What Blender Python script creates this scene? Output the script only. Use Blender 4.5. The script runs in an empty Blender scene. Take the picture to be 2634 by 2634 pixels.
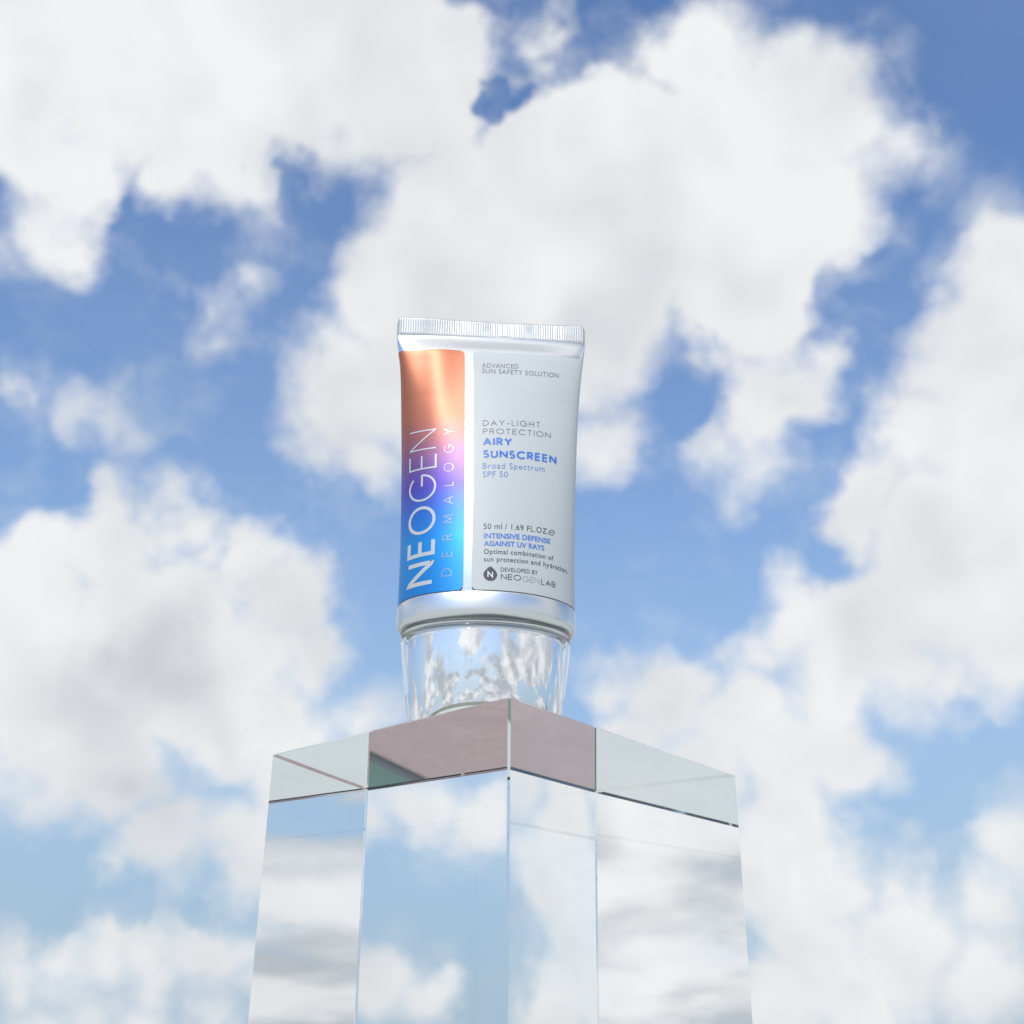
import bpy, bmesh, math, random
from mathutils import Vector, Euler

R = math.radians
scene = bpy.context.scene
col = scene.collection

# ---------------------------------------------------------------- camera, sky, sun, exposure
BLOCK_TOP = 0.300                      # the block stands on the ground, its top 30 cm up
CORNER_D = 0.255                       # metres from the lens to the block's near edge
CAM_Z = BLOCK_TOP - CORNER_D * math.tan(0.286)
cam_data = bpy.data.cameras.new('camera')
cam_data.sensor_width = 36.0
cam_data.lens = 36.0 * 3080 / 2634
cam_data.clip_start, cam_data.clip_end = 0.01, 20000
cam_data.dof.use_dof = True
cam_data.dof.focus_distance = 0.32
cam_data.dof.aperture_fstop = (cam_data.lens / 1000) / 0.0016
cam = bpy.data.objects.new('camera', cam_data)
cam.location = (0, 0, CAM_Z)
cam.rotation_euler = (Euler((math.pi / 2 + 0.4387, 0, 0)).to_matrix() @ Euler((0, 0, 0.0089)).to_matrix()).to_euler()
col.objects.link(cam)
scene.camera = cam

SUN_EL, SUN_AZ = 48.0, 195.0           # azimuth clockwise from +Y: behind the camera, to its left
sun_data = bpy.data.lights.new('sun', 'SUN')
sun_data.energy, sun_data.angle, sun_data.color = 2.05, R(0.53), (1.0, 0.95, 0.88)
sun = bpy.data.objects.new('sun', sun_data)
sd = Vector((math.cos(R(SUN_EL)) * math.sin(R(SUN_AZ)), math.cos(R(SUN_EL)) * math.cos(R(SUN_AZ)), math.sin(R(SUN_EL))))
sun.rotation_euler = sd.to_track_quat('Z', 'Y').to_euler()
sun.location = sd * 5
col.objects.link(sun)

vs = scene.view_settings
vs.view_transform, vs.look, vs.exposure, vs.gamma, vs.use_curve_mapping = 'Standard', 'None', 0.40, 1.0, False
cy = scene.cycles
cy.max_bounces, cy.transmission_bounces, cy.glossy_bounces, cy.diffuse_bounces = 40, 40, 16, 4
cy.caustics_reflective = cy.caustics_refractive = False
cy.use_denoising = True
cy.use_adaptive_sampling = True
cy.adaptive_threshold = 0.008

# clouds of the sky, as world directions: (azimuth from +Y towards +X, elevation, radius) in degrees
CLOUD_LOBES = [
    (-1.5,46.3,1.4,0.5), (0.4,45.0,1.0,0.5), (-16.4,21.8,1.9), (-12.1,18.0,2.2), (-25.4,40.3,2.7), (-27.5,40.7,2.1), (-24.1,40.9,2.0), (-27.8,37.9,2.4),
    (-29.2,41.6,4.0), (-25.6,37.8,2.7), (-25.2,35.1,1.7), (-26.5,44.1,4.3), (-20.9,43.8,4.5), (-15.2,45.2,5.0), (-9.3,46.1,4.6), (-4.5,45.8,3.0),
    (-11.6,43.7,2.5), (-18.2,41.1,2.5), (-20.4,38.9,1.7), (-15.8,39.7,1.6), (-6.7,43.4,2.5), (-3.0,42.9,1.9), (1.9,47.2,1.1,0.7), (2.3,45.7,0.7,0.7),
    (12.0,45.3,2.9), (9.0,45.4,1.8), (15.9,43.3,2.9), (19.0,41.7,2.7), (22.2,39.8,1.7), (5.8,41.5,4.5), (0.9,42.0,2.6), (11.9,39.1,5.9),
    (17.9,38.4,3.0), (-2.2,38.0,5.2), (-6.3,35.6,3.6), (3.7,36.0,5.6), (13.0,34.7,3.4), (-8.4,31.0,3.2), (-10.0,28.9,1.9), (-5.0,31.2,4.0),
    (0.3,31.9,2.5), (-7.6,27.3,1.4), (4.7,28.0,1.6), (15.0,30.3,2.1), (13.2,29.0,1.8), (17.1,31.3,1.4), (10.9,28.0,1.1,0.6), (13.5,26.8,1.2,0.6),
    (11.5,24.9,0.9,0.6), (27.2,34.5,2.1), (26.0,31.7,2.9), (23.5,29.4,2.7), (20.8,27.2,3.0), (18.4,25.0,2.1), (24.7,26.8,4.2), (22.2,23.3,3.4),
    (24.7,21.3,3.8), (20.4,19.9,2.5), (17.3,19.0,2.6), (14.4,19.5,2.0), (12.5,18.4,1.2), (15.5,18.0,1.9), (23.2,18.0,2.7), (18.8,17.0,2.5),
    (15.3,16.1,2.8), (11.2,15.5,2.6), (7.5,16.7,2.1), (4.9,17.0,1.5), (20.7,15.9,1.8), (12.3,13.6,2.6), (9.3,13.2,2.6), (12.8,11.0,2.3),
    (15.9,13.4,2.1), (5.6,13.8,2.2), (11.2,8.2,3.0), (14.4,7.9,2.5), (17.1,7.4,2.0), (13.2,5.3,2.9), (17.2,5.0,3.0), (20.9,6.8,1.9),
    (22.6,8.9,1.8), (20.5,3.7,2.7), (14.8,2.7,2.8), (18.6,9.1,0.9), (11.4,3.1,2.4), (-23.6,21.5,2.5), (-23.9,18.6,3.4), (-20.3,22.3,2.4),
    (-17.1,22.9,2.0), (-13.8,21.6,2.4), (-11.3,20.0,2.3), (-9.8,17.6,2.0), (-17.2,18.3,4.5), (-20.9,14.8,4.3), (-13.8,15.4,3.6), (-11.1,15.1,2.2),
    (-20.8,11.4,2.0), (-17.7,11.6,2.3), (-14.9,9.9,2.3), (-12.3,10.1,2.3), (-10.1,12.8,2.4), (-11.6,8.5,1.6), (-8.4,9.3,2.1), (-15.9,8.7,1.4),
    (-7.3,15.3,1.5), (-9.3,14.5,1.5), (-5.8,15.6,1.0), (-21.3,4.1,1.8), (-19.2,4.3,1.8), (-17.1,4.6,1.8), (-14.9,4.6,1.9), (-12.6,4.7,1.9),
    (-11.1,4.9,1.6), (-18.3,2.8,1.0), (-20.1,2.1,1.2), (-15.9,2.0,1.3), (-12.4,2.1,1.3), (-9.8,3.6,1.8), (-6.1,4.1,2.0), (-7.4,2.2,1.3),
    (-9.5,5.6,1.1), (-24.6,28.1,1.1,0.7), (-23.1,28.1,0.9,0.7), (-25.9,28.0,1.0,0.7), (-16.3,35.6,0.8,0.6), (-17.4,33.7,0.8,0.6), (-16.4,32.5,0.7,0.6), (-21.0,27.8,0.5,0.6),
    (-27.8,33.8,0.9,0.7), (-24.9,24.4,0.7,0.6), (0,11.5,2.2), (3,10.8,2.0), (-3,11,2.0), (6,11,2.2), (-1.2,3.6,1.5), (0.6,3.2,1.0),
    (11,9.5,2.4), (14,9,2.2), (12,6.8,1.2),
]
CLOUD_GAPS = [
    (-13.0,39.7,1.4), (-11.9,41.1,0.8), (-0.5,45.4,0.7), (-1.8,44.1,0.7), (-19.7,7.2,2.0), (-16.7,6.5,1.5), (-13.3,6.5,0.9), (9.0,29.1,1.5),
    (7.4,25.2,1.5), (-17.1,26.6,1.4), (-19.3,31.5,1.4), (-16.8,40.6,0.7), (20.8,11.9,2.4), (22.8,13.4,1.5), (21.5,15.1,0.9), (19.7,33.9,1.2),
    (20.1,35.9,0.7), (-3.6,47.3,0.6), (-22.2,36.4,0.9), (-0.4,44.3,1.3),
]
CLOUD_BASES = [
    (-27.7,39.5,2.6,0.6), (-25.7,36.1,2.2,0.5), (-20.4,41.4,2.5,0.35), (-15.2,41.6,2.8,0.5), (-7.1,40.1,2.9,0.3), (-8.2,35.0,3.0,0.25), (-3.6,33.8,4.0,0.4), (6.9,33.2,4.5,0.4),
    (13.1,35.7,3.1,0.25), (15.3,30.1,2.6,0.6), (12.7,27.1,2.7,0.4), (0.9,29.3,3.8,0.5), (-16.9,16.4,4.7,0.75), (-12.9,13.8,3.6,0.7), (-20.3,15.1,3.0,0.4), (-17.4,11.2,3.4,0.5),
    (-12.9,9.1,2.8,0.5), (-21.6,10.8,2.6,0.35), (24.1,23.5,3.1,0.4), (20.8,22.8,2.5,0.4), (16.4,17.7,2.6,0.45), (7.4,14.7,3.2,0.5), (11.4,11.7,3.0,0.45), (14.3,9.3,2.7,0.35),
    (11.7,6.6,3.1,0.5), (16.0,3.8,3.2,0.6), (20.5,5.2,1.9,0.4), (-17.4,3.5,1.9,0.5), (-12.5,3.4,2.0,0.5), (-1.5,10.6,4.8,0.3), (20.5,25.5,1.9,0.2), (5.6,38.6,2.9,0.15),
]


class Nodes:
    """small helper to write node trees as expressions"""
    def __init__(self, tree):
        self.t = tree
    def new(self, kind, **kw):
        n = self.t.nodes.new(kind)
        for k, v in kw.items():
            setattr(n, k, v)
        return n
    def put(self, sock, v):
        if isinstance(v, bpy.types.NodeSocket):
            self.t.links.new(v, sock)
        else:
            sock.default_value = v
    def m(self, op, *a, clamp=False):
        n = self.new('ShaderNodeMath', operation=op, use_clamp=clamp)
        for i, v in enumerate(a):
            self.put(n.inputs[i], v)
        return n.outputs[0]
    def v(self, op, *a):
        n = self.new('ShaderNodeVectorMath', operation=op)
        for i, v in enumerate(a):
            if op == 'SCALE' and i == 1:
                self.put(n.inputs['Scale'], v)
            else:
                self.put(n.inputs[i], v)
        return n.outputs['Value'] if op in ('DISTANCE', 'LENGTH', 'DOT_PRODUCT') else n.outputs['Vector']
    def noise(self, vec, scale, detail=3, rough=0.55, out='Fac', dim='3D', dist=0.0):
        n = self.new('ShaderNodeTexNoise', noise_dimensions=dim)
        self.put(n.inputs['Vector'], vec)
        n.inputs['Scale'].default_value = scale
        n.inputs['Detail'].default_value = detail
        n.inputs['Roughness'].default_value = rough
        n.inputs['Distortion'].default_value = dist
        return n.outputs[out]
    def step(self, x, lo, hi, a=0.0, b=1.0):
        n = self.new('ShaderNodeMapRange', interpolation_type='SMOOTHSTEP')
        self.put(n.inputs['Value'], x)
        n.inputs['From Min'].default_value, n.inputs['From Max'].default_value = lo, hi
        n.inputs['To Min'].default_value, n.inputs['To Max'].default_value = a, b
        return n.outputs['Result']
    def mix(self, fac, a, b):
        n = self.new('ShaderNodeMix', data_type='RGBA')
        self.put(n.inputs[0], fac)
        self.put(n.inputs[6], a)
        self.put(n.inputs[7], b)
        return n.outputs[2]
    def mixf(self, fac, a, b):
        n = self.new('ShaderNodeMix', data_type='FLOAT')
        self.put(n.inputs[0], fac)
        self.put(n.inputs[2], a)
        self.put(n.inputs[3], b)
        return n.outputs[0]
    def ramp(self, x, stops, interp='LINEAR'):
        n = self.new('ShaderNodeValToRGB')
        n.color_ramp.interpolation = interp
        e = n.color_ramp.elements
        while len(e) < len(stops):
            e.new(0.5)
        for el, (p, c) in zip(e, stops):
            el.position, el.color = p, (*c, 1)
        self.put(n.inputs[0], x)
        return n.outputs[0]

def direction(az, el):
    return (math.cos(R(el)) * math.sin(R(az)), math.cos(R(el)) * math.cos(R(az)), math.sin(R(el)))

def build_sky():
    w = bpy.data.worlds.new('World')
    scene.world = w
    w.use_nodes = True
    w.cycles.sampling_method = 'MANUAL'
    w.cycles.sample_map_resolution = 512
    t = w.node_tree
    t.nodes.clear()
    N = Nodes(t)
    sky = N.new('ShaderNodeTexSky', sky_type='NISHITA', sun_disc=False)
    sky.sun_elevation, sky.sun_rotation = R(SUN_EL), R(SUN_AZ)
    sky.altitude, sky.air_density, sky.dust_density, sky.ozone_density = 50, 1.0, 0.3, 9.0
    d = N.v('NORMALIZE', N.new('ShaderNodeTexCoord').outputs['Generated'])
    # turbulence that frays the lobes
    w1 = N.v('SUBTRACT', N.noise(d, 6, 2, 0.5, 'Color'), (0.5, 0.5, 0.5))
    w2 = N.v('SUBTRACT', N.noise(d, 15, 4, 0.55, 'Color'), (0.5, 0.5, 0.5))
    p = N.v('ADD', N.v('ADD', d, N.v('SCALE', w1, 0.03)), N.v('SCALE', w2, 0.085))
    EDGE = R(3.0)                                    # one unit of the density field
    def field(items, op='SMOOTH_MAX'):
        f = None
        for b in items:
            az, el, r = b[:3]
            s = (b[3] if len(b) > 3 else 1.0) / EDGE
            x = N.m('MULTIPLY_ADD', N.v('DISTANCE', p, direction(az, el)), -s, s * R(r))
            f = x if f is None else N.m(op, f, x, *((0.3,) if op == 'SMOOTH_MAX' else ()))
        return f
    lobes = field(CLOUD_LOBES)
    gaps = N.m('MAXIMUM', field(CLOUD_GAPS, 'MAXIMUM'), 0.0)
    bases = N.m('MINIMUM', N.m('MAXIMUM', field(CLOUD_BASES, 'MAXIMUM'), 0.0), 0.75)
    # the rest of the sky: broken cumulus on a flat cloud deck
    sp = N.new('ShaderNodeSeparateXYZ')
    N.put(sp.inputs[0], d)
    z = N.m('MAXIMUM', sp.outputs[2], 0.0)
    deck = N.v('ADD', N.v('SCALE', d, N.m('DIVIDE', 1.0, N.m('ADD', z, 0.22))), DECK_SHIFT)
    g = N.noise(deck, 0.85, 8, 0.56, dist=0.2)
    rest = N.m('MULTIPLY_ADD', g, 11.0, -5.25)
    rest_shade = N.step(N.noise(deck, 2.0, 5, 0.5), 0.36, 0.62)
    seen = N.step(N.v('DOT_PRODUCT', d, direction(0, 25.1)), 0.81, 0.88)
    q = N.v('ADD', d, N.v('SCALE', w1, 0.03))
    f1 = N.noise(q, 12, 5, 0.52)
    fs = N.noise(q, 8, 2, 0.45)
    f2 = N.noise(N.v('ADD', q, (0.012, 0.0, 0.026)), 8, 2, 0.45)
    fray = N.m('MULTIPLY_ADD', f1, 1.25, -0.68)
    dens = N.m('SUBTRACT', N.m('ADD', lobes, fray), N.m('MULTIPLY', gaps, 1.5))
    dens = N.m('SMOOTH_MAX', dens, N.m('MULTIPLY_ADD', seen, -2.4, rest), 0.3)
    soft = N.step(N.noise(d, 3.7, 2, 0.5), 0.36, 0.64, 0.22, 0.46)
    cover = N.step(N.m('DIVIDE', dens, soft), -1.0, 1.15)
    veil = N.m('MULTIPLY', N.step(dens, -0.9, 0.15), N.step(N.noise(q, 13, 5, 0.6), 0.42, 0.70, 0.0, 0.45))
    air = N.step(N.noise(d, 4, 4, 0.55), 0.38, 0.75, 0.0, 0.05)
    cover = N.m('MAXIMUM', cover, N.m('MAXIMUM', veil, air))
    # thick parts grey, upper rims white
    relief = N.m('SUBTRACT', f2, fs)
    body = N.noise(N.v('ADD', d, N.v('SCALE', w1, 0.06)), 6, 3, 0.45)
    thick = N.mixf(seen, N.m('MULTIPLY', rest_shade, 0.85), N.m('MULTIPLY', N.m('MULTIPLY', bases, 0.68), N.step(dens, -0.1, 1.3)))
    shade = N.m('ADD', thick, N.step(body, 0.34, 0.70, 0.0, 0.24))
    shade = N.m('MULTIPLY_ADD', relief, N.mixf(seen, 0.6, 1.0), shade, clamp=True)
    # air and cloud scatter forward: both are whiter on the sun's side of the sky
    ahead = N.m('MULTIPLY_ADD', N.v('DOT_PRODUCT', d, tuple(sd)), 0.5, 0.5)
    ahead = N.m('POWER', ahead, 4.0)
    cloud = N.mix(shade, N.mix(ahead, CLOUD_WHITE, CLOUD_SUNWARD), CLOUD_GREY)
    bg_air = N.new('ShaderNodeBackground')
    N.put(bg_air.inputs[0], sky.outputs[0])
    bg_air.inputs[1].default_value = SKY_STRENGTH
    bg_haze = N.new('ShaderNodeBackground')          # ground haze that thins with height
    N.put(bg_haze.inputs[0], N.mix(ahead, HAZE, HAZE_SUNWARD))
    bg_sky = N.new('ShaderNodeMixShader')
    N.put(bg_sky.inputs[0], N.m('EXPONENT', N.m('MULTIPLY', N.m('MULTIPLY', z, z), -6.0)))
    N.put(bg_sky.inputs[1], bg_air.outputs[0])
    N.put(bg_sky.inputs[2], bg_haze.outputs[0])
    bg_cl = N.new('ShaderNodeBackground')
    N.put(bg_cl.inputs[0], cloud)
    bg_cl.inputs[1].default_value = 1.0
    mx = N.new('ShaderNodeMixShader')
    N.put(mx.inputs[0], cover)
    N.put(mx.inputs[1], bg_sky.outputs[0])
    N.put(mx.inputs[2], bg_cl.outputs[0])
    out = N.new('ShaderNodeOutputWorld')
    N.put(out.inputs[0], mx.outputs[0])

SKY_STRENGTH = 0.15
DECK_SHIFT = (12.0, 3.0, 1.0)
CLOUD_WHITE = (0.655, 0.665, 0.675, 1)
CLOUD_GREY = (0.35, 0.38, 0.415, 1)
HAZE = (0.27, 0.38, 0.49, 1)
CLOUD_SUNWARD = (0.82, 0.82, 0.82, 1)
HAZE_SUNWARD = (0.60, 0.68, 0.74, 1)
build_sky()

# ---------------------------------------------------------------- materials
def material(name):
    m = bpy.data.materials.new(name)
    m.use_nodes = True
    t = m.node_tree
    b = t.nodes['Principled BSDF']
    return m, Nodes(t), b

def plain(name, color, rough=0.5, metal=0.0, coat=0.0):
    m, N, b = material(name)
    b.inputs['Base Color'].default_value = (*color, 1)
    b.inputs['Roughness'].default_value = rough
    b.inputs['Metallic'].default_value = metal
    b.inputs['Coat Weight'].default_value = coat
    b.inputs['Coat Roughness'].default_value = 0.15
    return m

def obj_coord(N):
    return N.new('ShaderNodeTexCoord').outputs['Object']

def bump(N, b, height, strength, dist):
    n = N.new('ShaderNodeBump')
    n.inputs['Strength'].default_value = strength
    n.inputs['Distance'].default_value = dist
    N.put(n.inputs['Height'], height)
    N.put(b.inputs['Normal'], n.outputs[0])

def mat_acrylic():
    m, N, b = material('clear_acrylic')
    b.inputs['Base Color'].default_value = (1, 1, 1, 1)
    b.inputs['Roughness'].default_value = 0.0
    b.inputs['IOR'].default_value = 1.49
    b.inputs['Transmission Weight'].default_value = 1.0
    out = N.t.nodes['Material Output']
    va = N.new('ShaderNodeVolumeAbsorption')
    va.inputs['Color'].default_value = (0.93, 0.96, 0.95, 1)
    va.inputs['Density'].default_value = 1.6
    N.put(out.inputs['Volume'], va.outputs[0])
    return m

def mat_ground():
    m, N, b = material('paving')
    c = obj_coord(N)
    n1, n2 = N.noise(c, 2.2, 5, 0.6), N.noise(c, 90, 3, 0.6)
    colr = N.ramp(N.m('MULTIPLY_ADD', n2, 0.35, N.m('MULTIPLY', n1, 0.65)), [(0.32, (0.22, 0.158, 0.145)), (0.5, (0.30, 0.22, 0.205)), (0.68, (0.38, 0.295, 0.275))])
    N.put(b.inputs['Base Color'], colr)
    b.inputs['Roughness'].default_value = 0.85
    bump(N, b, n2, 0.4, 0.002)
    return m

def mat_pave():
    m, N, b = material('concrete')
    c = obj_coord(N)
    n1, n2 = N.noise(c, 3, 5, 0.6), N.noise(c, 120, 3, 0.6)
    N.put(b.inputs['Base Color'], N.ramp(N.m('MULTIPLY_ADD', n2, 0.35, N.m('MULTIPLY', n1, 0.65)), [(0.3, (0.46, 0.49, 0.46)), (0.7, (0.56, 0.59, 0.56))]))
    b.inputs['Roughness'].default_value = 0.85
    bump(N, b, n2, 0.3, 0.002)
    return m

def mat_lawn(name, dark, light):
    m, N, b = material(name)
    c = obj_coord(N)
    n1 = N.m('MULTIPLY_ADD', N.noise(c, 3.5, 8, 0.7), 0.5, N.m('MULTIPLY', N.noise(c, 0.08, 5, 0.6), 0.5))
    N.put(b.inputs['Base Color'], N.ramp(n1, [(0.35, dark), (0.65, light)]))
    b.inputs['Roughness'].default_value = 0.8
    return m

def mat_leaf(name, a, c2):
    m, N, b = material(name)
    n = N.noise(obj_coord(N), 0.9, 3)
    N.put(b.inputs['Base Color'], N.ramp(n, [(0.35, a), (0.65, c2)]))
    b.inputs['Roughness'].default_value = 0.6
    return m

def mat_silver(name, base, rough, grain=0.0, coat=0.0):
    m, N, b = material(name)
    c = obj_coord(N)
    fine = N.noise(c, 5200, 2, 0.6)
    soft = N.noise(c, 60, 3, 0.5)
    k = N.m('MULTIPLY_ADD', fine, grain, 1.0 - grain / 2)
    mul = N.v('SCALE', base, k)
    N.put(b.inputs['Base Color'], mul)
    b.inputs['Metallic'].default_value = 1.0
    N.put(b.inputs['Roughness'], N.m('MULTIPLY_ADD', soft, 0.1 * rough, rough * 0.95))
    b.inputs['Coat Weight'].default_value = coat
    b.inputs['Coat Roughness'].default_value = 0.12
    bump(N, b, N.noise(c, 45, 3, 0.5), 0.12, 0.001)
    return m

def mat_gradient():
    """metallic ink running from sky blue through violet to copper"""
    m, N, b = material('gradient_foil')
    c = obj_coord(N)
    sp = N.new('ShaderNodeSeparateXYZ')
    N.put(sp.inputs[0], c)
    h = N.m('DIVIDE', N.m('SUBTRACT', sp.outputs[2], 0.037), 0.080)
    colr = N.ramp(h, [(0.0, (0.0, 0.22, 0.60)), (0.20, (0.0, 0.25, 0.64)), (0.30, (0.015, 0.15, 0.56)), (0.41, (0.08, 0.055, 0.40)),
                      (0.50, (0.17, 0.08, 0.26)), (0.60, (0.29, 0.10, 0.11)), (0.70, (0.36, 0.118, 0.062)), (1.0, (0.39, 0.125, 0.058))])
    fine = N.noise(c, 5200, 2, 0.65)
    N.put(b.inputs['Base Color'], N.v('SCALE', colr, N.m('MULTIPLY_ADD', fine, 0.5, 0.75)))
    b.inputs['Metallic'].default_value = 0.65
    b.inputs['Roughness'].default_value = 0.47
    b.inputs['Coat Weight'].default_value = 0.5
    b.inputs['Coat Roughness'].default_value = 0.42
    bump(N, b, N.noise(c, 4200, 2, 0.6), 0.10, 0.00005)
    return m

def mat_panel():
    m, N, b = material('pale_grey_ink')
    c = obj_coord(N)
    n = N.noise(c, 30, 4, 0.55)
    fine = N.noise(c, 4000, 2, 0.6)
    colr = N.mix(n, (0.46, 0.50, 0.52, 1), (0.505, 0.54, 0.555, 1))
    N.put(b.inputs['Base Color'], N.v('SCALE', colr, N.m('MULTIPLY_ADD', fine, 0.06, 0.97)))
    b.inputs['Metallic'].default_value = 0.0
    b.inputs['Roughness'].default_value = 0.5
    bump(N, b, N.noise(c, 55, 3, 0.5), 0.15, 0.001)
    return m

def mat_crimp():
    m, N, b = material('sealed_film')
    c = obj_coord(N)
    n = N.noise(c, 160, 4, 0.6)
    N.put(b.inputs['Base Color'], N.ramp(n, [(0.3, (0.44, 0.46, 0.47)), (0.7, (0.56, 0.57, 0.575))]))
    b.inputs['Metallic'].default_value = 0.4
    N.put(b.inputs['Roughness'], N.m('MULTIPLY_ADD', n, 0.25, 0.28))
    return m

M = dict(
    acrylic=mat_acrylic(), ground=mat_ground(), lawn=mat_lawn('lawn', (0.04, 0.10, 0.07), (0.08, 0.17, 0.115)), field=mat_lawn('field_grass', (0.035, 0.055, 0.018), (0.10, 0.105, 0.035)), pave=mat_pave(),
    silver=mat_silver('satin_silver', (0.76, 0.79, 0.83), 0.20, 0.08, 0.0),
    band=mat_silver('polished_silver', (0.76, 0.78, 0.79), 0.30, 0.04),
    chrome=plain('chrome', (0.93, 0.94, 0.95), 0.015, 1.0),
    gradient=mat_gradient(), panel=mat_panel(), crimp=mat_crimp(),
    ink_dark=plain('dark_ink', (0.055, 0.055, 0.075), 0.45),
    ink_mid=plain('grey_ink', (0.15, 0.15, 0.17), 0.45),
    ink_light=plain('light_grey_ink', (0.26, 0.27, 0.29), 0.45),
    ink_blue=plain('blue_ink', (0.055, 0.17, 0.56), 0.4),
    ink_blue2=plain('soft_blue_ink', (0.12, 0.22, 0.50), 0.45),
    ink_silver=plain('silver_ink', (0.55, 0.57, 0.59), 0.4, 0.4), ink_pale=plain('pale_silver_ink', (0.33, 0.36, 0.41), 0.4, 0.4),
    line=plain('groove_shade_black', (0.012, 0.012, 0.014), 0.4),
    white=plain('white_ink', (0.8, 0.81, 0.82), 0.45),
    kerb=plain('dark_edging', (0.05, 0.045, 0.05), 0.8),
    bark=plain('bark', (0.10, 0.075, 0.055), 0.9),
    leaf_a=mat_leaf('yellow_green_leaf', (0.07, 0.09, 0.015), (0.14, 0.14, 0.02)),
    leaf_b=mat_leaf('dark_leaf', (0.02, 0.04, 0.015), (0.05, 0.075, 0.02)),
)

# ---------------------------------------------------------------- helpers
def mesh_obj(name, verts, faces, mat, parent=None, smooth=True):
    me = bpy.data.meshes.new(name)
    me.from_pydata(verts, [], faces)
    me.validate()
    me.materials.append(mat)
    if smooth:
        for p in me.polygons:
            p.use_smooth = True
    me.update()
    o = bpy.data.objects.new(name, me)
    col.objects.link(o)
    if parent:
        o.parent = parent
    return o

def tag(o, label=None, category=None, group=None, kind=None):
    for k, v in (('label', label), ('category', category), ('group', group), ('kind', kind)):
        if v:
            o[k] = v
    return o

# ---------------------------------------------------------------- ground
def disc(name, r, z, mat, n=96, cx=0, cy=0):
    v = [(cx + r * math.cos(2 * math.pi * i / n), cy + r * math.sin(2 * math.pi * i / n), z) for i in range(n)]
    return mesh_obj(name, v, [tuple(range(n))], mat, smooth=False)

ground = disc('ground', 6000, -0.004, M['field'])
tag(ground, 'dark green grassland reaching out to the horizon', 'ground', kind='structure')
def sheet_of(name, pts, z, mat):
    return mesh_obj(name, [(x, y, z) for x, y in pts], [tuple(range(len(pts)))], mat, smooth=False)
pavement = sheet_of('pavement', [(-16, -16), (16, -16), (16, 3.2), (-16, 3.2)], 0.0, M['pave'])
tag(pavement, 'pale grey concrete pavement beside the brown path', 'pavement', kind='structure')
path = sheet_of('path', [(-0.55, 0.46), (0.55, 0.46), (0.55, 2.88), (-0.55, 0.47)], 0.004, M['ground'])
tag(path, 'pinkish brown path beyond the clear block', 'path', kind='structure')
kerb = sheet_of('kerb', [(-0.55, 0.47), (0.55, 2.88), (0.541, 2.900), (-0.559, 0.490)], 0.008, M['kerb'])
tag(kerb, 'dark edging strip between the path and the lawn', 'kerb', kind='structure')
lawn = sheet_of('lawn', [(-0.55, 0.47), (0.55, 2.88), (0.55, 3.2), (-0.55, 3.2)], 0.004, M['lawn'])
tag(lawn, 'green lawn at the end of the brown path', 'lawn', kind='structure')

# trees far behind the camera: they show only as reflections in the chrome cap
def make_tree(name, x, y, h, rx, mat, seed, slim, label):
    rnd = random.Random(seed)
    root = bpy.data.objects.new(name, None)
    root.location = (x, y, -0.004)
    col.objects.link(root)
    tag(root, label, 'tree', 'trees standing across the grass')
    V, F = [], []
    for k in range(9):
        z = h * 0.85 * k / 8
        r = 0.16 * (1 - k / 9) + 0.03
        V += [(r * math.cos(a * math.pi / 4), r * math.sin(a * math.pi / 4), z) for a in range(8)]
    for k in range(8):
        F += [(k * 8 + a, k * 8 + (a + 1) % 8, k * 8 + 8 + (a + 1) % 8, k * 8 + 8 + a) for a in range(8)]
    mesh_obj('trunk', V, F, M['bark'], root)
    V, F = [], []
    n = 5000
    for i in range(n):
        t = rnd.random() ** 0.8
        z = h * (0.12 + 0.88 * t)
        prof = (math.sin(math.pi * min(1, 0.12 + 0.88 * t)) ** 0.7) if not slim else (1 - t) ** 0.6 * min(1, t * 6 + 0.3)
        a = rnd.random() * 2 * math.pi
        lump = 0.75 + 0.35 * math.sin(3 * a + z * 1.7 + seed) * math.cos(z * 2.3 + seed)
        r = rx * prof * lump * math.sqrt(rnd.random())
        c = Vector((r * math.cos(a), r * math.sin(a), z))
        s = rnd.uniform(0.10, 0.22)
        u = Vector((rnd.gauss(0, 1), rnd.gauss(0, 1), rnd.gauss(0, 1))).normalized()
        w = u.orthogonal().normalized()
        b = len(V)
        V += [c + u * s, c + w * s * 0.6, c - u * s, c - w * s * 0.6]
        F.append((b, b + 1, b + 2, b + 3))
    mesh_obj('crown', V, F, mat, root, smooth=False)
    return root

for k, (az, dist, h, rx, slim, label) in enumerate([
        (93, 44, 3.6, 1.7, 0, 'low round yellow green tree across the grass'),
        (96, 46, 5.6, 0.75, 1, 'tallest slender yellow green tree across the grass'),
        (99, 47, 4.6, 0.7, 1, 'slender dark green tree across the grass'),
        (103, 45, 3.2, 2.0, 0, 'widest bushy yellow green tree across the grass')]):
    make_tree('tree', dist * math.sin(R(az)), dist * math.cos(R(az)), h, rx, M['leaf_a'] if k != 2 else M['leaf_b'], k + 3, slim, label)


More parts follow.
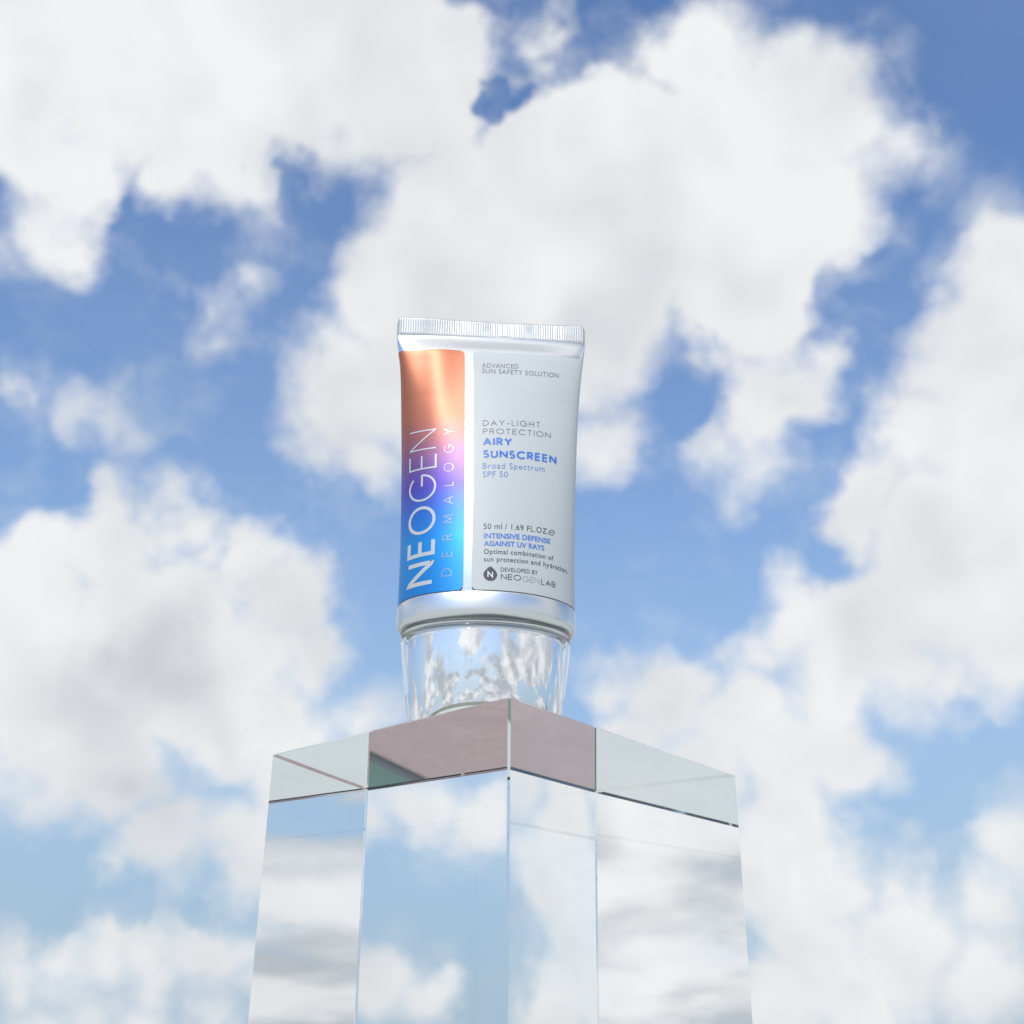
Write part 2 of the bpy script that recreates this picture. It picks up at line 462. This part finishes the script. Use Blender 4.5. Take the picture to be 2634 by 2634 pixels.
# ---------------------------------------------------------------- clear block
def build_block():
    # plan of the irregular four-sided prism: near edge, right, back, left
    Fp, Rp, Bp, Lp = [(x * CORNER_D, y * CORNER_D) for x, y in ((-0.0007, 1.0), (0.2439, 1.2893), (-0.0506, 1.5053), (-0.2432, 1.2152))]
    bm = bmesh.new()
    z0, z1 = 0.0004, BLOCK_TOP
    lo = [bm.verts.new((x, y, z0)) for x, y in (Fp, Rp, Bp, Lp)]
    hi = [bm.verts.new((x, y, z1)) for x, y in (Fp, Rp, Bp, Lp)]
    bm.faces.new(list(reversed(lo)))
    bm.faces.new(hi)
    for i in range(4):
        j = (i + 1) % 4
        bm.faces.new((lo[i], lo[j], hi[j], hi[i]))
    bmesh.ops.recalc_face_normals(bm, faces=bm.faces)
    bmesh.ops.bevel(bm, geom=list(bm.edges), offset=0.00045, segments=1, profile=0.5, affect='EDGES')
    me = bpy.data.meshes.new('glass_block')
    bm.to_mesh(me)
    bm.free()
    me.materials.append(M['acrylic'])
    o = bpy.data.objects.new('glass_block', me)
    col.objects.link(o)
    tag(o, 'tall clear solid block with polished chamfered edges, carrying the sunscreen tube', 'block')
build_block()

# ---------------------------------------------------------------- sunscreen tube
tube = bpy.data.objects.new('sunscreen_tube', None)
tube.location = (-0.0066, 0.302, BLOCK_TOP + 0.00005)
tube.rotation_euler = (0, 0, R(4.2))
col.objects.link(tube)
tag(tube, 'silver sunscreen tube with copper to blue stripe standing upside down on its chrome cap', 'tube')

# half width and half depth of the flattened oval body against height above the cap's foot
HALF_W = [(0.02986, 0.023549), (0.03734, 0.023656), (0.05384, 0.023813), (0.07686, 0.024516), (0.097, 0.025516), (0.11216, 0.02668), (0.12338, 0.028149), (0.13537, 0.028073)]
HALF_D = [(0.02986, 0.015581), (0.03734, 0.015479), (0.05384, 0.014155), (0.07686, 0.010998), (0.097, 0.007332), (0.11216, 0.0044), (0.117, 0.0034), (0.1205, 0.0018), (0.12338, 0.00066), (0.13537, 0.0005)]
def smooth(K, z):
    n = len(K)
    if z <= K[0][0]:
        return K[0][1]
    if z >= K[-1][0]:
        return K[-1][1]
    i = max(j for j in range(n - 1) if K[j][0] <= z)
    (x0, y0), (x1, y1) = K[i], K[i + 1]
    m0 = (y1 - K[i - 1][1]) / (x1 - K[i - 1][0]) if i > 0 else (y1 - y0) / (x1 - x0)
    m1 = (K[i + 2][1] - y0) / (K[i + 2][0] - x0) if i + 2 < n else (y1 - y0) / (x1 - x0)
    h = x1 - x0
    t = (z - x0) / h
    return (2*t**3 - 3*t*t + 1) * y0 + (t**3 - 2*t*t + t) * h * m0 + (-2*t**3 + 3*t*t) * y1 + (t**3 - t*t) * h * m1

def dent(phi, z):
    """hand-squeezed unevenness of the thin film"""
    k = max(0.0, min(1.0, (z - 0.05) / 0.06)) * max(0.0, min(1.0, (0.124 - z) / 0.01))
    ridge = math.exp(-((phi + 0.62) / 0.20) ** 2) * max(0.0, min(1.0, (z - 0.080) / 0.030)) * max(0.0, min(1.0, (0.1225 - z) / 0.006))
    return 0.00010 * k * math.sin(5 * phi + 60 * z) * math.cos(140 * z + 2 * phi) + 0.00055 * ridge

def surf(phi, z, off=0.0):
    """point on the body: phi 0 faces the front, off lifts it along the normal"""
    a, b = smooth(HALF_W, z), smooth(HALF_D, z)
    e = 1 - 0.55 * max(0.0, min(1.0, (z - 0.100) / 0.024))          # fuller, flatter section towards the seal
    c = math.cos(phi)
    x, y = a * math.sin(phi), -b * math.copysign(abs(c) ** e, c)
    nx, ny = math.sin(phi) / a, -c / b
    l = math.hypot(nx, ny)
    off += dent(phi, z)
    return (x + nx / l * off, y + ny / l * off, z)

# girth coordinate u (metres round the front from the middle) <-> phi
_A, _B, _n = 0.0252, 0.0110, 2400
_ph = [-math.pi * 0.62 + math.pi * 1.24 * i / _n for i in range(_n + 1)]
_u = [0.0]
for i in range(_n):
    pm = (_ph[i] + _ph[i + 1]) / 2
    _u.append(_u[-1] + math.hypot(_A * math.cos(pm), _B * math.sin(pm)) * (_ph[i + 1] - _ph[i]))
_u0 = _u[_n // 2]
_u = [x - _u0 for x in _u]
def phi_of(u):
    import bisect
    i = min(max(bisect.bisect_right(_u, u) - 1, 0), _n - 1)
    t = (u - _u[i]) / (_u[i + 1] - _u[i])
    return _ph[i] + t * (_ph[i + 1] - _ph[i])

def loft(rings, closed_ends=True):
    V, F = [], []
    n = len(rings[0])
    for r in rings:
        V += r
    for k in range(len(rings) - 1):
        for i in range(n):
            j = (i + 1) % n
            F.append((k * n + i, k * n + j, (k + 1) * n + j, (k + 1) * n + i))
    if closed_ends:
        F.append(tuple(reversed(range(n))))
        F.append(tuple(range((len(rings) - 1) * n, len(rings) * n)))
    return V, F

def oval(a, b, z, n=160):
    return [(a * math.sin(2 * math.pi * i / n), -b * math.cos(2 * math.pi * i / n), z) for i in range(n)]

NPH = 160
rings = []
for k in range(91):
    z = 0.0363 + (0.1246 - 0.0363) * k / 90
    rings.append([surf(2 * math.pi * i / NPH, z) for i in range(NPH)])
V, F = loft(rings)
body = mesh_obj('body', V, F, M['silver'], tube)

# polished shoulder band with its rolled lip and the recess above the cap
prof = [(0.0371, 0.00010), (0.0367, 0.00022), (0.0345, 0.00030), (0.0325, 0.00030), (0.0314, 0.00015), (0.0307, -0.00025), (0.0302, -0.00080),
        (0.02995, -0.0013), (0.0299, -0.0017), (0.0296, -0.0019), (0.0290, -0.0020), (0.0284, -0.0030)]
rings = [oval(smooth(HALF_W, z) + d, smooth(HALF_D, z) + d, z) for z, d in reversed(prof)]
V, F = loft(rings)
band = mesh_obj('shoulder_band', V, F, M['band'], tube)

# clear outer cap, hollow, over a mirrored inner cap
def cap_profile(z):
    t = min(1.0, z / 0.0290)
    a = 0.0187 + 0.0038 * (1 - (1 - t) ** 1.25)
    return a, a * 0.655
WALL, CORE = 0.0010, 0.0025
outer = [(0.0, 0.0010), (0.0003, 0.0003), (0.0008, 0.0)] + [(0.0008 + 0.0276 * k / 24, 0.0) for k in range(1, 25)] + [(0.0287, 0.0002), (0.0289, 0.0005)]
inner = [(0.0288, WALL - 0.0003), (0.0284, WALL)] + [(0.0284 - 0.0272 * k / 24, WALL) for k in range(1, 25)] + [(0.0011, WALL + 0.0004)]
rings = []
for z, inset in outer + inner:
    a, b = cap_profile(z)
    rings.append(oval(a - inset, b - inset, z))
V, F = loft(rings)
cap = mesh_obj('cap', V, F, M['acrylic'], tube)
rings = []
for z, inset in [(0.0016, 0.0012), (0.0018, 0.0004), (0.0023, 0.0)] + [(0.0023 + 0.0258 * k / 30, 0.0) for k in range(1, 31)] + [(0.0283, 0.0003)]:
    drop = 0.0029 * (1 - z / 0.029) ** 2.2 + inset          # upright above, rounding in towards the foot
    rings.append(oval(0.0205 - drop, 0.0130 - drop, z))
V, F = loft(rings)
mesh_obj('mirror_core', V, F, M['chrome'], cap)

# ribbed seal across the top
def build_crimp():
    nx, nz, z0, z1, hw = 560, 12, 0.1226, 0.1294, 0.02815
    V, F = [], []
    for side in (-1, 1):
        for i in range(nx + 1):
            x = -hw + 2 * hw * i / nx
            rc = 0.0022
            top = z1
            if hw - abs(x) < rc:
                q = rc - (hw - abs(x))
                top = z1 - rc + math.sqrt(max(0.0, rc * rc - q * q))
            for k in range(nz + 1):
                z = z0 + (top - z0) * k / nz
                t = k / nz
                rib = (0.00002 + 0.00002 * math.sin(x * 733) * math.sin(x * 311 + 1)) * math.sin(2 * math.pi * x / 0.00072) * max(0, min(1, t * 6 - 0.9)) * min(1, (1 - t) * 8 + 0.3)
                wav = 0.00030 * math.sin(x * 95 + 1) + 0.00008 * math.sin(x * 420)
                flare = -0.00055 * (1 - min(1, t * 7))
                edge = min(1.0, (hw - abs(x)) / 0.0008 + 0.15)
                V.append((x, side * (0.00068 + flare + rib) * edge + wav * t, z))
    m = (nx + 1) * (nz + 1)
    for s in range(2):
        for i in range(nx):
            for k in range(nz):
                q = [s * m + i * (nz + 1) + k, s * m + (i + 1) * (nz + 1) + k, s * m + (i + 1) * (nz + 1) + k + 1, s * m + i * (nz + 1) + k + 1]
                F.append(q if s == 0 else q[::-1])
    for i in range(nx):
        a, b = i * (nz + 1) + nz, (i + 1) * (nz + 1) + nz
        F.append((a, b, m + b, m + a))
    for i in (0, nx):
        for k in range(nz):
            a = i * (nz + 1) + k
            F.append((a, a + 1, m + a + 1, m + a))
    return mesh_obj('crimp_seal', V, F, M['crimp'], tube)
build_crimp()

# printed panels wrapped on the body
Z_LO, Z_HI = 0.0371, 0.1169
def panel(name, u_in, u_out, rad, mat, off, zlo=Z_LO, zhi=Z_HI):
    nu, nv = 90, 110
    V, F = [], []
    for i in range(nu + 1):
        t = i / nu
        t = t * t if t < 0.2 else 0.04 + (t - 0.2) * 0.96 / 0.8      # finer columns at the rounded corners
        u = u_in + (u_out - u_in) * t
        q = rad - abs(u - u_in)
        cut = rad - math.sqrt(rad * rad - q * q) if q > 0 else 0.0
        for k in range(nv + 1):
            z = zlo + cut + (zhi - zlo - 2 * cut) * k / nv
            ph = phi_of(u)
            V.append(surf(ph, z, off))
    for i in range(nu):
        for k in range(nv):
            a = i * (nv + 1) + k
            f = (a, a + nv + 1, a + nv + 2, a + 1)
            F.append(f if u_out > u_in else f[::-1])
    return mesh_obj(name, V, F, mat, tube)
stripe = tag(panel('label_panel', -0.0074, -0.0320, 0.0016, M['gradient'], 0.00008), 'gradient stripe from copper through violet to blue')
sheet = tag(panel('label_panel', -0.0051, 0.0320, 0.0016, M['panel'], 0.00008), 'pale grey printed panel')

def ribbon_on_body(name, pts, width, mat, parent, off):
    """a thin flat line through (u, z) points"""
    V, F = stroke(pts, width, False)
    return mesh_obj(name, [surf(phi_of(u), z, off) for u, z in V], F, mat, parent)

def resample(pts, step, closed):
    out = []
    seq = pts + [pts[0]] if closed else pts
    for (x0, y0), (x1, y1) in zip(seq, seq[1:]):
        n = max(1, int(math.hypot(x1 - x0, y1 - y0) / step))
        out += [(x0 + (x1 - x0) * i / n, y0 + (y1 - y0) * i / n) for i in range(n)]
    if not closed:
        out.append(pts[-1])
    return out

def stroke(pts, w, closed, step=0.0007):
    """flat ribbon of width w along a polyline, mitred at the corners"""
    P = resample(pts, step, closed)
    n = len(P)
    V, F = [], []
    for i in range(n):
        p = P[i]
        a = P[i - 1] if i or closed else None
        b = P[(i + 1) % n] if i < n - 1 or closed else None
        ds = []
        for s, e in ((a, p), (p, b)):
            if s and e:
                l = math.hypot(e[0] - s[0], e[1] - s[1]) or 1e-9
                ds.append(((e[0] - s[0]) / l, (e[1] - s[1]) / l))
        if len(ds) == 1:
            nx, ny, k = -ds[0][1], ds[0][0], 1.0
        else:
            nx, ny = -(ds[0][1] + ds[1][1]), ds[0][0] + ds[1][0]
            l = math.hypot(nx, ny) or 1e-9
            nx, ny = nx / l, ny / l
            k = 1 / max(0.28, nx * -ds[0][1] + ny * ds[0][0])
        V += [(p[0] + nx * w / 2 * k, p[1] + ny * w / 2 * k), (p[0] - nx * w / 2 * k, p[1] - ny * w / 2 * k)]
    for i in range(n if closed else n - 1):
        j = (i + 1) % n
        F.append((2 * i + 1, 2 * j + 1, 2 * j, 2 * i))
    return V, F

def arc(cx, cy, rx, ry, a0, a1, n=22):
    return [(cx + rx * math.cos(R(a0 + (a1 - a0) * i / n)), cy + ry * math.sin(R(a0 + (a1 - a0) * i / n))) for i in range(n + 1)]

# a geometric sans drawn with strokes: letter -> (width, [(points, closed)]), cap height 1
GLYPH = {
    'N': (0.80, [([(0, 0), (0, 1), (0.80, 0), (0.80, 1)], 0)]),
    'E': (0.56, [([(0.56, 1), (0, 1), (0, 0), (0.56, 0)], 0), ([(0.0, 0.52), (0.54, 0.52)], 0)]),
    'O': (1.04, [(arc(0.52, 0.5, 0.52, 0.5, 0, 350, 40), 1)]),
    'G': (1.04, [(arc(0.52, 0.5, 0.52, 0.5, 42, 360, 40) + [(0.58, 0.5)], 0)]),
    'C': (0.90, [(arc(0.52, 0.5, 0.52, 0.5, 42, 318, 36), 0)]),
    'D': (0.80, [([(0, 0), (0, 1)] + arc(0.30, 0.5, 0.50, 0.5, 90, -90), 1)]),
    'P': (0.56, [([(0, 0), (0, 1)] + arc(0.28, 0.735, 0.28, 0.265, 90, -90) + [(0, 0.47)], 0)]),
    'R': (0.60, [([(0, 0), (0, 1)] + arc(0.28, 0.735, 0.28, 0.265, 90, -90) + [(0, 0.47)], 0), ([(0.28, 0.47), (0.60, 0)], 0)]),
    'B': (0.60, [([(0, 0), (0, 1)] + arc(0.28, 0.76, 0.25, 0.24, 90, -90) + [(0, 0.52)], 0), ([(0.28, 0.52)] + arc(0.30, 0.26, 0.30, 0.26, 90, -90) + [(0, 0)], 0)]),
    'M': (0.96, [([(0, 0), (0.10, 1), (0.48, 0.12), (0.86, 1), (0.96, 0)], 0)]),
    'A': (0.86, [([(0, 0), (0.43, 1), (0.86, 0)], 0), ([(0.15, 0.33), (0.71, 0.33)], 0)]),
    'L': (0.46, [([(0, 1), (0, 0), (0.46, 0)], 0)]),
    'Y': (0.76, [([(0, 1), (0.38, 0.46), (0.76, 1)], 0), ([(0.38, 0.46), (0.38, 0)], 0)]),
    'I': (0.0, [([(0, 0), (0, 1)], 0)]),
    'H': (0.70, [([(0, 0), (0, 1)], 0), ([(0.70, 0), (0.70, 1)], 0), ([(0, 0.52), (0.70, 0.52)], 0)]),
    'T': (0.60, [([(0, 1), (0.60, 1)], 0), ([(0.30, 1), (0.30, 0)], 0)]),
    'U': (0.68, [([(0, 1), (0, 0.34)] + arc(0.34, 0.34, 0.34, 0.34, 180, 360) + [(0.68, 1)], 0)]),
    'S': (0.52, [(arc(0.26, 0.74, 0.245, 0.26, 35, 235, 16) + arc(0.26, 0.25, 0.27, 0.26, 75, -150, 20), 0)]),
    '-': (0.36, [([(0, 0.36), (0.36, 0.36)], 0)]),
    'e': (1.0, [([(0.0, 0.5), (1.0, 0.5)] + arc(0.5, 0.5, 0.5, 0.5, 8, 322, 30), 0)]),
    ' ': (0.36, []),
}
LIFT = 0.00013
def stroke_text(name, text, place, cap, weight, length, mat, parent, track=0.22, weights=None, gaps=None):
    """place(s, h) -> (u, z); the line is scaled along s to fill length exactly"""
    ws = weights or [weight] * len(text)
    x, spots = 0.0, []
    for ch, w in zip(text, ws):
        gw = GLYPH[ch][0] * (1 - w / cap) + w / cap
        spots.append((x, gw))
        x += gw + track
    total = (x - track) * cap
    sx = length / total
    V, F = [], []
    n = 0
    for ch, w, (x0, gw) in zip(text, ws, spots):
        for pts, closed in GLYPH[ch][1]:
            k = 1 - w / cap
            q = [((x0 * cap + w / 2 + px * k * cap) * sx, w / 2 + py * k * cap) for px, py in pts]
            v, f = stroke(q, w, bool(closed), 0.0005)
            b = len(V)
            lift = LIFT + 0.000008 * (n % 3)
            n += 1
            for s, h in v:
                s, h = min(max(s, x0 * cap * sx), (x0 + gw) * cap * sx), min(max(h, 0.0), cap)      # square-cut tips
                u, z = place(s, h)
                V.append(surf(phi_of(u), z, lift))
            F += [tuple(i + b for i in ff) for ff in f]
    return mesh_obj(name, V, F, mat, parent)

def across(u0, z0, u1, z1):
    def place(s, h):
        t = s / (u1 - u0)
        return u0 + s, z0 + (z1 - z0) * t + h
    return place

def upward(u_base, z0):
    return lambda s, h: (u_base - h, z0 + s)

def type_text(name, text, u0, z0, u1, z1, cap, mat, parent, bold=0.0, space=1.0):
    """a line of grotesque type, laid on the body between two points"""
    def outline(tx):
        cu = bpy.data.curves.new('type', 'FONT')
        cu.body, cu.size, cu.offset, cu.resolution_u, cu.space_character = tx, 1.0, bold, 4, space
        o = bpy.data.objects.new('type', cu)
        col.objects.link(o)
        me = bpy.data.meshes.new_from_object(o.evaluated_get(bpy.context.evaluated_depsgraph_get()))
        v, f = [tuple(x.co) for x in me.vertices], [tuple(p.vertices) for p in me.polygons]
        bpy.data.objects.remove(o)
        bpy.data.curves.remove(cu)
        bpy.data.meshes.remove(me)
        return v, f
    hv, _ = outline('H')
    ch = max(v[1] for v in hv) - min(v[1] for v in hv)
    v, f = outline(text)
    x0, x1 = min(p[0] for p in v), max(p[0] for p in v)
    V = []
    for x, y, _z in v:
        t = (x - x0) / (x1 - x0)
        V.append(surf(phi_of(u0 + (u1 - u0) * t), z0 + (z1 - z0) * t + y / ch * cap, LIFT))
    return mesh_obj(name, V, f, mat, parent, smooth=False)

mm = 0.001
# silver wordmark running up the stripe, its weight thinning towards the top
stroke_text('lettering', 'NEOGEN', upward(-15.55 * mm, 39.8 * mm), 8.7 * mm, 1, 48.5 * mm, M['ink_silver'], stripe, track=0.20,
            weights=[1.20 * mm, 1.15 * mm, 0.90 * mm, 0.62 * mm, 0.50 * mm, 0.42 * mm])
stroke_text('lettering', 'DERMALOGY', upward(-10.6 * mm, 41.4 * mm), 2.85 * mm, 0.22 * mm, 46.6 * mm, M['ink_pale'], stripe, track=1.22)
for text, u0, z0, u1, z1, cap_h, w, mat, tr in (
        ('DAY-LIGHT', -2.40, 89.0, 14.03, 90.0, 2.02, 0.20, 'ink_mid', 0.30),
        ('PROTECTION', -2.39, 86.1, 17.32, 87.0, 1.91, 0.20, 'ink_mid', 0.24),
        ('AIRY', -2.37, 82.0, 5.86, 82.4, 2.82, 0.60, 'ink_blue', 0.13),
        ('SUNSCREEN', -2.35, 77.8, 19.28, 78.6, 2.76, 0.60, 'ink_blue', 0.13)):
    stroke_text('lettering', text, across(u0 * mm, z0 * mm, u1 * mm, z1 * mm), cap_h * mm, w * mm, (u1 - u0) * mm, M[mat], sheet, track=tr)
for text, u0, z0, u1, z1, cap_h, mat, bold, sp in (
        ('ADVANCED', -2.73, 110.6, 7.39, 111.0, 1.68, 'ink_mid', 0.0, 1.1),
        ('SUN SAFETY SOLUTION', -2.67, 108.5, 19.17, 108.9, 1.68, 'ink_mid', 0.0, 1.1),
        ('Broad Spectrum', -2.39, 74.2, 15.49, 75.2, 1.88, 'ink_blue2', 0.0, 1.15),
        ('SPF 50', -2.37, 71.4, 4.70, 71.8, 1.86, 'ink_blue2', 0.0, 1.1),
        ('50 ml / 1.69 FL.OZ.', -2.01, 55.0, 16.76, 55.7, 1.66, 'ink_dark', 0.0, 1.05),
        ('INTENSIVE DEFENSE', -1.91, 52.2, 17.38, 52.95, 1.53, 'ink_blue', 0.022, 1.0),
        ('AGAINST UV RAYS', -1.88, 49.9, 15.48, 50.5, 1.51, 'ink_blue', 0.022, 1.0),
        ('Optimal combination of', -1.85, 47.55, 18.36, 48.2, 1.39, 'ink_dark', 0.006, 1.1),
        ('sun protection and hydration.', -1.82, 45.35, 23.67, 46.05, 1.38, 'ink_dark', 0.006, 1.1),
        ('DEVELOPED BY', 2.88, 42.65, 13.47, 43.0, 1.14, 'ink_dark', 0.0, 1.0)):
    type_text('lettering', text, u0 * mm, z0 * mm, u1 * mm, z1 * mm, cap_h * mm, M[mat], sheet, bold, sp)
stroke_text('lettering', 'e', across(16.85 * mm, 55.5 * mm, 18.87 * mm, 55.8 * mm), 1.72 * mm, 0.17 * mm, 2.0 * mm, M['ink_dark'], sheet)
for text, u0, u1, w, mat in (('NEO', 2.90, 8.6, 0.20, 'ink_dark'), ('GEN', 9.0, 13.95, 0.12, 'ink_light'), ('LAB', 14.5, 18.96, 0.20, 'ink_dark')):
    stroke_text('lettering', text, across(u0 * mm, 40.35 * mm, u1 * mm, 40.5 * mm), 1.62 * mm, w * mm, (u1 - u0) * mm, M[mat], sheet, track=0.13)

# drop-shaped emblem with its N
def build_emblem():
    cx, cz, r = 0.02 * mm, 41.7 * mm, 1.90 * mm
    pts = []
    for i in range(48):
        a = 2 * math.pi * i / 48
        k = 1.0
        up = math.sin(a)
        x, z = r * math.cos(a), r * up
        if up > 0:                                   # shoulders pinch to a soft point
            x *= 1 - 0.55 * up ** 1.6
            z *= 1.18
        pts.append((cx + x, cz + z))
    V = [surf(phi_of(cx), cz, LIFT)] + [surf(phi_of(u), z, LIFT) for u, z in pts]
    F = [(0, i + 1, (i + 1) % 48 + 1) for i in range(48)]
    e = mesh_obj('emblem', V, F, M['ink_dark'], sheet)
    GL = LIFT
    v, f = stroke([(-0.62 * mm, 40.9 * mm), (-0.62 * mm, 42.4 * mm), (0.62 * mm, 40.9 * mm), (0.62 * mm, 42.4 * mm)], 0.25 * mm, False)
    mesh_obj('emblem_letter', [surf(phi_of(u), z, GL + 0.00003) for u, z in v], f, M['white'], sheet)
build_emblem()

# groove shade, painted black, under both panels and up round their inner corners
def groove_shade(u_in, u_out, parent):
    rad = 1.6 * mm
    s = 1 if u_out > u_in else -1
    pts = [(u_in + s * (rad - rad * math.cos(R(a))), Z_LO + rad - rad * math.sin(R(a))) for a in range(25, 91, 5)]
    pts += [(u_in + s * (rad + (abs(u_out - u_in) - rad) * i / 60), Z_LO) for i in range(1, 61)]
    ribbon_on_body('groove_shade', pts, 0.24 * mm, M['line'], parent, 0.00016)
groove_shade(-7.4 * mm, -32 * mm, stripe)
groove_shade(-5.1 * mm, 32 * mm, sheet)
